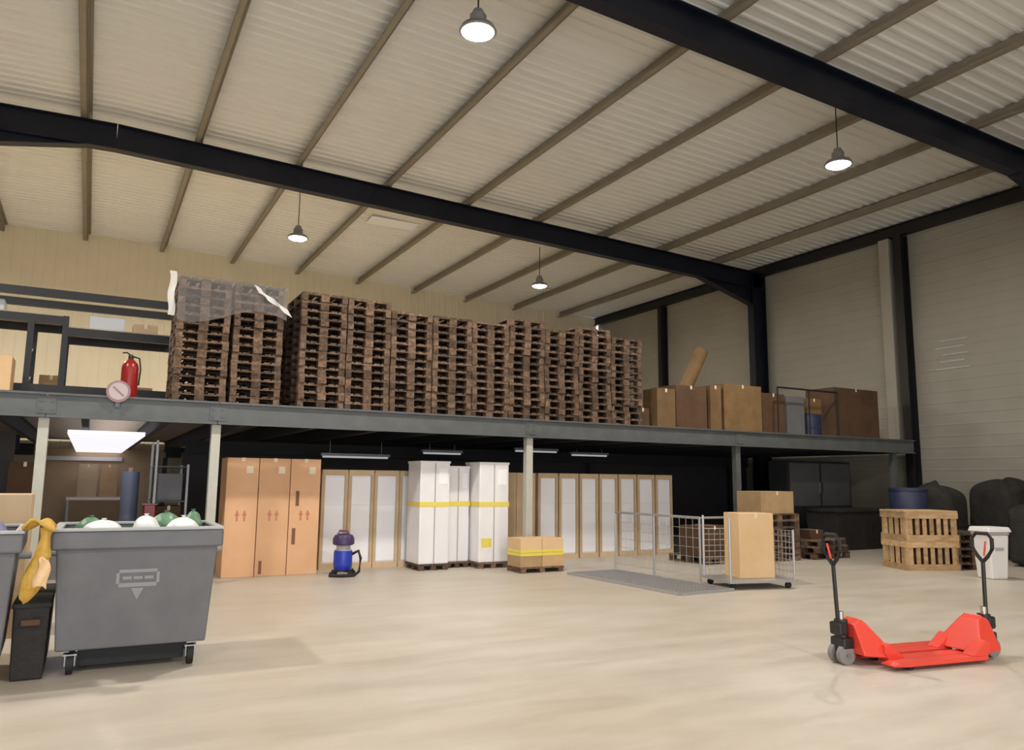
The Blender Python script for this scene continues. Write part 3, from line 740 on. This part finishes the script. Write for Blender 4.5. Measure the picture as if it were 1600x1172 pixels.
# dark covered loads behind the crates
def lump(name, label, x, y, dx, dy, h, m_, seed, z=0.0, cat='covered load', rope=True):
    rnd = random.Random(seed); n_, k_ = 14, 9; vs = []; fs = []
    amp = [rnd.uniform(.82, 1.12) for _ in range(n_)]
    for j in range(k_ + 1):
        v_ = j / k_
        for i in range(n_):
            a = 2 * PI * i / n_
            sx = math.copysign(abs(math.cos(a)) ** .55, math.cos(a)); sy = math.copysign(abs(math.sin(a)) ** .55, math.sin(a))
            if v_ < .65: s_ = 1.0 - .1 * v_; zz = h * .86 * v_ / .65
            else: s_ = (1 - ((v_ - .65) / .35) ** 1.4) * .93 + .03; zz = h * (.86 + .14 * math.sin((v_ - .65) / .35 * PI / 2))
            wv = 1 + (amp[i] - 1) * min(1, s_) + rnd.uniform(-.03, .03)
            if j == 0: zz = 0
            else: zz *= 1 + (amp[(i * 3) % n_] - 1) * .5
            vs.append((dx / 2 * sx * s_ * wv, dy / 2 * sy * s_ * wv, zz))
    for j in range(k_):
        for i in range(n_): fs.append((j * n_ + i, j * n_ + (i + 1) % n_, (j + 1) * n_ + (i + 1) % n_, (j + 1) * n_ + i))
    fs.append(tuple(range(n_))); fs.append(tuple(k_ * n_ + i for i in range(n_)))
    t = thing(name, label, cat, (x, y, z))
    o = MB().add(vs, fs).build('cover', m_, t, True); 
    if rope: ss = o.modifiers.new('sub', 'SUBSURF'); ss.levels = 1; ss.render_levels = 2
    if rope: MB().tube([(-dx * .49, -dy * .5, h * .45), (0, -dy * .55, h * .43), (dx * .49, -dy * .5, h * .45)], .015, 6).build('rope', 'rubber', t)
    return t
lump('covered_load', 'black tarpaulin-covered load behind the slatted crates', 17.5, 11.1, 1.15, 1.0, 1.72, 'tarp_black', 3)
lump('covered_load', 'black tarpaulin-covered load against the side wall', 18.95, 10.4, 1.4, 1.2, 1.8, 'tarp_black', 5)
lump('covered_load', 'low black covered load beside the white bin', 17.6, 9.0, 1.2, 1.0, 1.3, 'tarp_black', 8)
bt = thing('blue_barrel', 'dark blue barrel standing behind the slatted crates', 'barrel', (16.32, 11.05, 0))
MB().lathe([(.36, 0), (.40, .02), (.40, .45), (.42, .47), (.42, .5), (.40, .52), (.40, 1.0), (.42, 1.02), (.42, 1.05), (.40, 1.07), (.40, 1.5), (.36, 1.56)], 24).build('body', 'tarp_blue', bt, True)
MB().lathe([(.405, 1.52), (.405, 1.58), (.38, 1.60)], 24).build('lid', 'tarp_blue', bt, True)
# white bin
wbn = thing('white_bin', 'white plastic bin with wide lid beside the slatted crates', 'bin', (14.48, 8.25, 0), -.3)
MB().frust((.17, .17), (.21, .21), 0, .78).build('body', 'white_plastic', wbn, bevel=.03)
MB().frust((.215, .215), (.215, .215), .78, .83).build('collar', 'grey_plastic', wbn, bevel=.01)
MB().frust((.25, .25), (.22, .22), .83, .92).build('lid', 'white_plastic', wbn, bevel=.02)
MB().bb(-.09, .09, -.20, -.185, .50, .56).build('handle_recess', 'grey_plastic', wbn)

# ------------------------------------------------------------------ wheeled bins
def crumple(rx, ry, rz, seed, n=14, m_=9):
    rnd = random.Random(seed); vs = []; fs = []
    for j in range(m_ + 1):
        p = PI * j / m_
        for i in range(n):
            a = 2 * PI * i / n; s_ = rnd.uniform(.82, 1.12)
            vs.append((rx * math.sin(p) * math.cos(a) * s_, ry * math.sin(p) * math.sin(a) * s_, -rz * math.cos(p) * rnd.uniform(.88, 1.06)))
    for j in range(m_):
        for i in range(n): fs.append((j * n + i, j * n + (i + 1) % n, (j + 1) * n + (i + 1) % n, (j + 1) * n + i))
    return MB().add(vs, fs)
def wheeled_bin(x, y, label, rz=0.):
    t = thing('wheeled_bin', label, 'bin', (x, y, 0), rz, 'four-wheeled grey bins')
    # hollow tapered body
    o_b, o_t = (.585, .42), (.635, .50)
    q = MB(); vs = []
    for (hx, hy), z in ((o_b, .20), (o_t, 1.06), ((o_t[0] - .03, o_t[1] - .03), 1.06), ((o_b[0] - .03, o_b[1] - .03), .24)):
        vs += [(sx * hx, sy * hy, z) for sx, sy in ((-1, -1), (1, -1), (1, 1), (-1, 1))]
    fs = [(3, 2, 1, 0), (12, 13, 14, 15)]
    for k in range(3):
        for i in range(4): fs.append((k * 4 + i, k * 4 + (i + 1) % 4, k * 4 + 4 + (i + 1) % 4, k * 4 + 4 + i))
    q.add(vs, fs).build('body', 'bin_grey', t, bevel=.025, seg=3)
    # rim: overhanging frame
    q = MB(); ox, oy, th = .675, .545, .055
    for sy in (-1, 1): q.box((0, sy * (oy - th / 2), 1.115), (2 * ox, th, .15))
    for sx in (-1, 1): q.box((sx * (ox - th / 2), 0, 1.115), (th, 2 * (oy - th), .15))
    q.build('rim', 'bin_grey', t, bevel=.018)
    q = MB()
    for sy in (-1, 1): q.box((0, sy * (oy - .03), 1.205), (2 * ox + .01, .07, .028))
    for sx in (-1, 1): q.box((sx * (ox - .03), 0, 1.205), (.07, 2 * oy - .13, .028))
    q.build('rim_cap', 'bin_rim', t, bevel=.01)
    for sx in (-.42, .42): MB().frust((.03, .02), (.035, .02), .3, 1.0, (sx, .47)).build('rib', 'bin_grey', t)
    for sx in (-1, 1): MB().tube([(sx * .64, 0, .98), (sx * .73, 0, .98)], .03, 12).build('trunnion', 'bin_rim', t, True)
    # base frame deepened in black, painting the shade under the bin
    MB().bb(-.42, .42, -.29, .29, .05, .20).build('chassis_shade_pan', 'rubber', t)
    for sx in (-1, 1):
        for sy in (-1, 1):
            w_ = thing('castor', None, None); w_.parent = t; w_.location = (sx * .47, sy * .34, 0)
            MB().tube([(-.025, 0, .085), (.025, 0, .085)], .085, 18).build('wheel', 'rubber', w_, True)
            q = MB()
            for k in (-1, 1): q.bb(k * .036 - .005, k * .036 + .005, -.035, .05, .07, .17)
            q.bb(-.05, .05, -.05, .06, .158, .168); q.build('fork', 'galv', w_)
    # emblem on the front: badge with two lines of marks and a pointer below
    yf = lambda z: -(.42 + (.08) * (z - .20) / .86) - .006
    def plate(x0, x1, z0, z1, nm='emblem_mark', mm='bin_emblem', dy=0.):
        a, b = yf(z0) - dy, yf(z1) - dy
        q = MB().add([(x0, a, z0), (x1, a, z0), (x1, b, z1), (x0, b, z1), (x0, a + .006, z0), (x1, a + .006, z0), (x1, b + .006, z1), (x0, b + .006, z1)],
                     [(0, 1, 2, 3), (7, 6, 5, 4), (0, 4, 5, 1), (1, 5, 6, 2), (2, 6, 7, 3), (3, 7, 4, 0)])
        q.build(nm, mm, t)
    em = [(-.15, .15, .832, .86), (-.17, -.145, .74, .832), (.145, .17, .74, .832), (-.15, .15, .71, .745)]
    for e in em: plate(*e)
    for k in range(3): plate(-.12 + k * .085, -.05 + k * .085, .775, .80)
    z0, z1 = .60, .70
    MB().add([(-.05, yf(z1), z1), (.05, yf(z1), z1), (0, yf(z0), z0), (-.05, yf(z1) + .006, z1), (.05, yf(z1) + .006, z1), (0, yf(z0) + .006, z0)],
             [(0, 1, 2), (5, 4, 3), (0, 3, 4, 1), (1, 4, 5, 2), (2, 5, 3, 0)]).build('emblem_pointer', 'bin_emblem', t)
    return t
B1 = wheeled_bin(.46, 8.02, 'grey four-wheeled bin filled with white and green bags', -.02)
B2 = wheeled_bin(-1.10, 7.85, 'grey four-wheeled bin with the yellow sack hanging beside it', .03)
def bag(x, y, z, rx, ry, rz, m_, label, seed, group='rubbish bags in the bins'):
    t = thing('rubbish_bag', label, 'bag', (x, y, z + .05), 0, group)
    o = crumple(rx, ry, rz, seed).build('sack', m_, t, True); s_ = o.modifiers.new('sub', 'SUBSURF'); s_.levels = 1; s_.render_levels = 2
    MB().lathe([(.025, rz * .8), (.012, rz * 1.0), (.025, rz * 1.08)], 8).build('knot', m_, t, True)
bag(.16, 7.92, 1.09, .19, .22, .13, 'bag_white', 'white bag lying at the yellow-sack end of the bin', 1)
bag(.50, 7.85, 1.12, .13, .18, .14, 'bag_white', 'white bag in the middle of the filled bin', 2)
bag(.82, 7.9, 1.10, .16, .2, .14, 'bag_white', 'white bag at the carton end of the filled bin', 3)
bag(.70, 8.26, 1.12, .15, .14, .15, 'bag_green', 'green bag squeezed between white bags in the bin', 4)
bag(.06, 8.3, 1.10, .14, .12, .13, 'bag_green', 'green bag at the corner of the filled bin', 5)
bag(.95, 8.32, 1.13, .09, .1, .15, 'bag_green', 'dark green bag at the rim corner by the brown cartons', 6)
bag(.46, 8.05, .72, .42, .3, .20, 'bag_green', 'green bag low down under the white bags', 7)
bag(-.72, 7.8, 1.12, .17, .22, .15, 'bag_blue', 'blue-grey bag in the bin with the yellow sack', 8)
bag(-1.22, 7.9, 1.0, .26, .28, .2, 'bag_blue', 'large blue-grey bag deep in the bin by the yellow sack', 9)
# yellow sack between the bins
ys = thing('yellow_sack', 'yellow plastic sack hanging between the two grey bins', 'sack', (-.30, 7.34, 0))
def sub(o): s_ = o.modifiers.new('sub', 'SUBSURF'); s_.levels = 1; s_.render_levels = 2; return o
o = sub(crumple(.085, .08, .22, 41).build('sack', 'sack_yellow', ys, True, loc=(-.015, 0, .86))); o.rotation_euler = (0, .28, 0)
def neck(u, v):
    a_ = u * 2 * PI; r_ = .03 + .05 * abs(v - .35) ** 1.2
    return (.045 - .02 * v + r_ * math.cos(a_) * (1 + .2 * math.sin(a_ * 4)), r_ * math.sin(a_), 1.24 - .24 * v)
sheet(neck, 16, 6).build('neck', 'sack_yellow', ys, True)
def top(u, v): return (-.13 + .24 * u, -.09 + .16 * v, 1.245 + .035 * math.sin(u * 6) * math.cos(v * 5) + .05 * math.sin(PI * u))
o = sheet(top, 12, 8).build('spread_top', 'sack_yellow', ys, True); sd = o.modifiers.new('solid', 'SOLIDIFY'); sd.thickness = .02
def pale(u, v): return (.0 + .08 * u + .012 * math.sin(v * 6), -.09 + .02 * math.sin(u * 5 + v * 3), 1.00 - .23 * v + .02 * math.sin(u * 4))
o = sheet(pale, 8, 8).build('pale_fold', 'sack_peach', ys, True); sd = o.modifiers.new('solid', 'SOLIDIFY'); sd.thickness = .02; sub(o)
bx_ = thing('gap_shade_filler', 'narrow black filler added to darken the gap between the two grey bins', 'crate', (-.32, 8.2, 0))  # black block added to keep the gap between the bins dark
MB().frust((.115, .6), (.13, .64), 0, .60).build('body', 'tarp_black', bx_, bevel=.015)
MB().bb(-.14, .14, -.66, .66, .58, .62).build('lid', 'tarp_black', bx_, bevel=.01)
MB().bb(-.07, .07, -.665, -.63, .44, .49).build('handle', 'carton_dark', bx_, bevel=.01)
carton(-.95, 9.9, 0, .9, .6, 1.46, 'carton_tan', 'tall pale carton standing behind the bin with the yellow sack')

# ------------------------------------------------------------------ pallet trucks
def pallet_truck(x, y, rz, label, tilt):
    t = thing('pallet_truck', label, 'pallet truck', (x, y, 0), rz, 'red pallet trucks')
    # forks along +x, pump at the origin
    for sy in (-1, 1):
        f = thing('fork', None, None); f.parent = t; f.location = (0, sy * .195, 0)
        q = MB().prism([(.30, .075), (1.36, .075), (1.44, .055), (1.44, .045), (1.30, .035), (.30, .035)], -.075, .075); q.build('blade', 'jack_red', f, bevel=.008)
        MB().tube([(1.22, -.05, .034), (1.22, .05, .034)], .034, 12).build('roller', 'rubber', f, True)
        MB().prism([(.26, .20), (.31, .21), (.48, .078), (.30, .04), (.26, .12)], -.065, .065).build('heel', 'jack_red', f, bevel=.01)
    vs = []
    for x_, z_, hw in ((.30, .08, .26), (.06, .10, .22), (.06, .36, .10), (.15, .41, .09), (.20, .37, .10), (.40, .09, .265)):
        vs += [(x_, -hw, z_), (x_, hw, z_)]
    fs = [tuple(range(0, 12, 2)), tuple(range(11, 0, -2))]
    for i_ in range(6): j_ = (i_ + 1) % 6; fs.append((2 * i_, 2 * i_ + 1, 2 * j_ + 1, 2 * j_))
    MB().add(vs, fs).build('frame_plate', 'jack_red', t, bevel=.012)
    MB().tube([(0, 0, .10), (0, 0, .40)], .06, 16).build('pump', 'jack_black', t, True)
    MB().tube([(0, 0, .40), (0, 0, .47)], .03, 12).build('ram', 'chrome', t, True)
    MB().bb(-.06, .10, -.09, .09, .14, .24).build('pump_block', 'jack_black', t, bevel=.02)
    for sy in (-1, 1): MB().tube([(-.01, sy * .055 - .025, .09), (-.01, sy * .055 + .025, .09)], .09, 20).build('steer_wheel', 'wheel_grey', t, True)
    MB().tube([(-.01, -.1, .09), (-.01, .1, .09)], .018, 8).build('axle', 'chrome', t, True)
    # drawbar
    h = thing('drawbar', None, None); h.parent = t; h.location = (-.03, 0, .30); h.rotation_euler = (0, tilt, 0)
    MB().bb(-.05, .05, -.07, .07, -.04, .08).build('yoke', 'jack_black', h, bevel=.02)
    MB().tube([(0, 0, .05), (0, 0, .62)], .019, 10).build('shaft', 'jack_black', h, True)
    MB().tube([(0, 0, .60), (0, -.06, .66), (0, -.11, .74), (0, -.11, .83), (0, -.06, .88), (0, .06, .88), (0, .11, .83), (0, .11, .74), (0, .06, .66), (0, 0, .60)], .019, 8).build('loop_grip', 'rubber', h, True)
    MB().tube([(-.02, 0, .66), (-.05, 0, .80)], .010, 6).build('lever', 'jack_red', h, True)
    return t
A = -.16
pallet_truck(6.30, 5.02, A, 'red pallet truck with its steering wheels out in the open floor', -.05)
pallet_truck(7.87, 4.60, A + PI, 'red pallet truck pushed in from the wall end, forks interleaved', -.02)
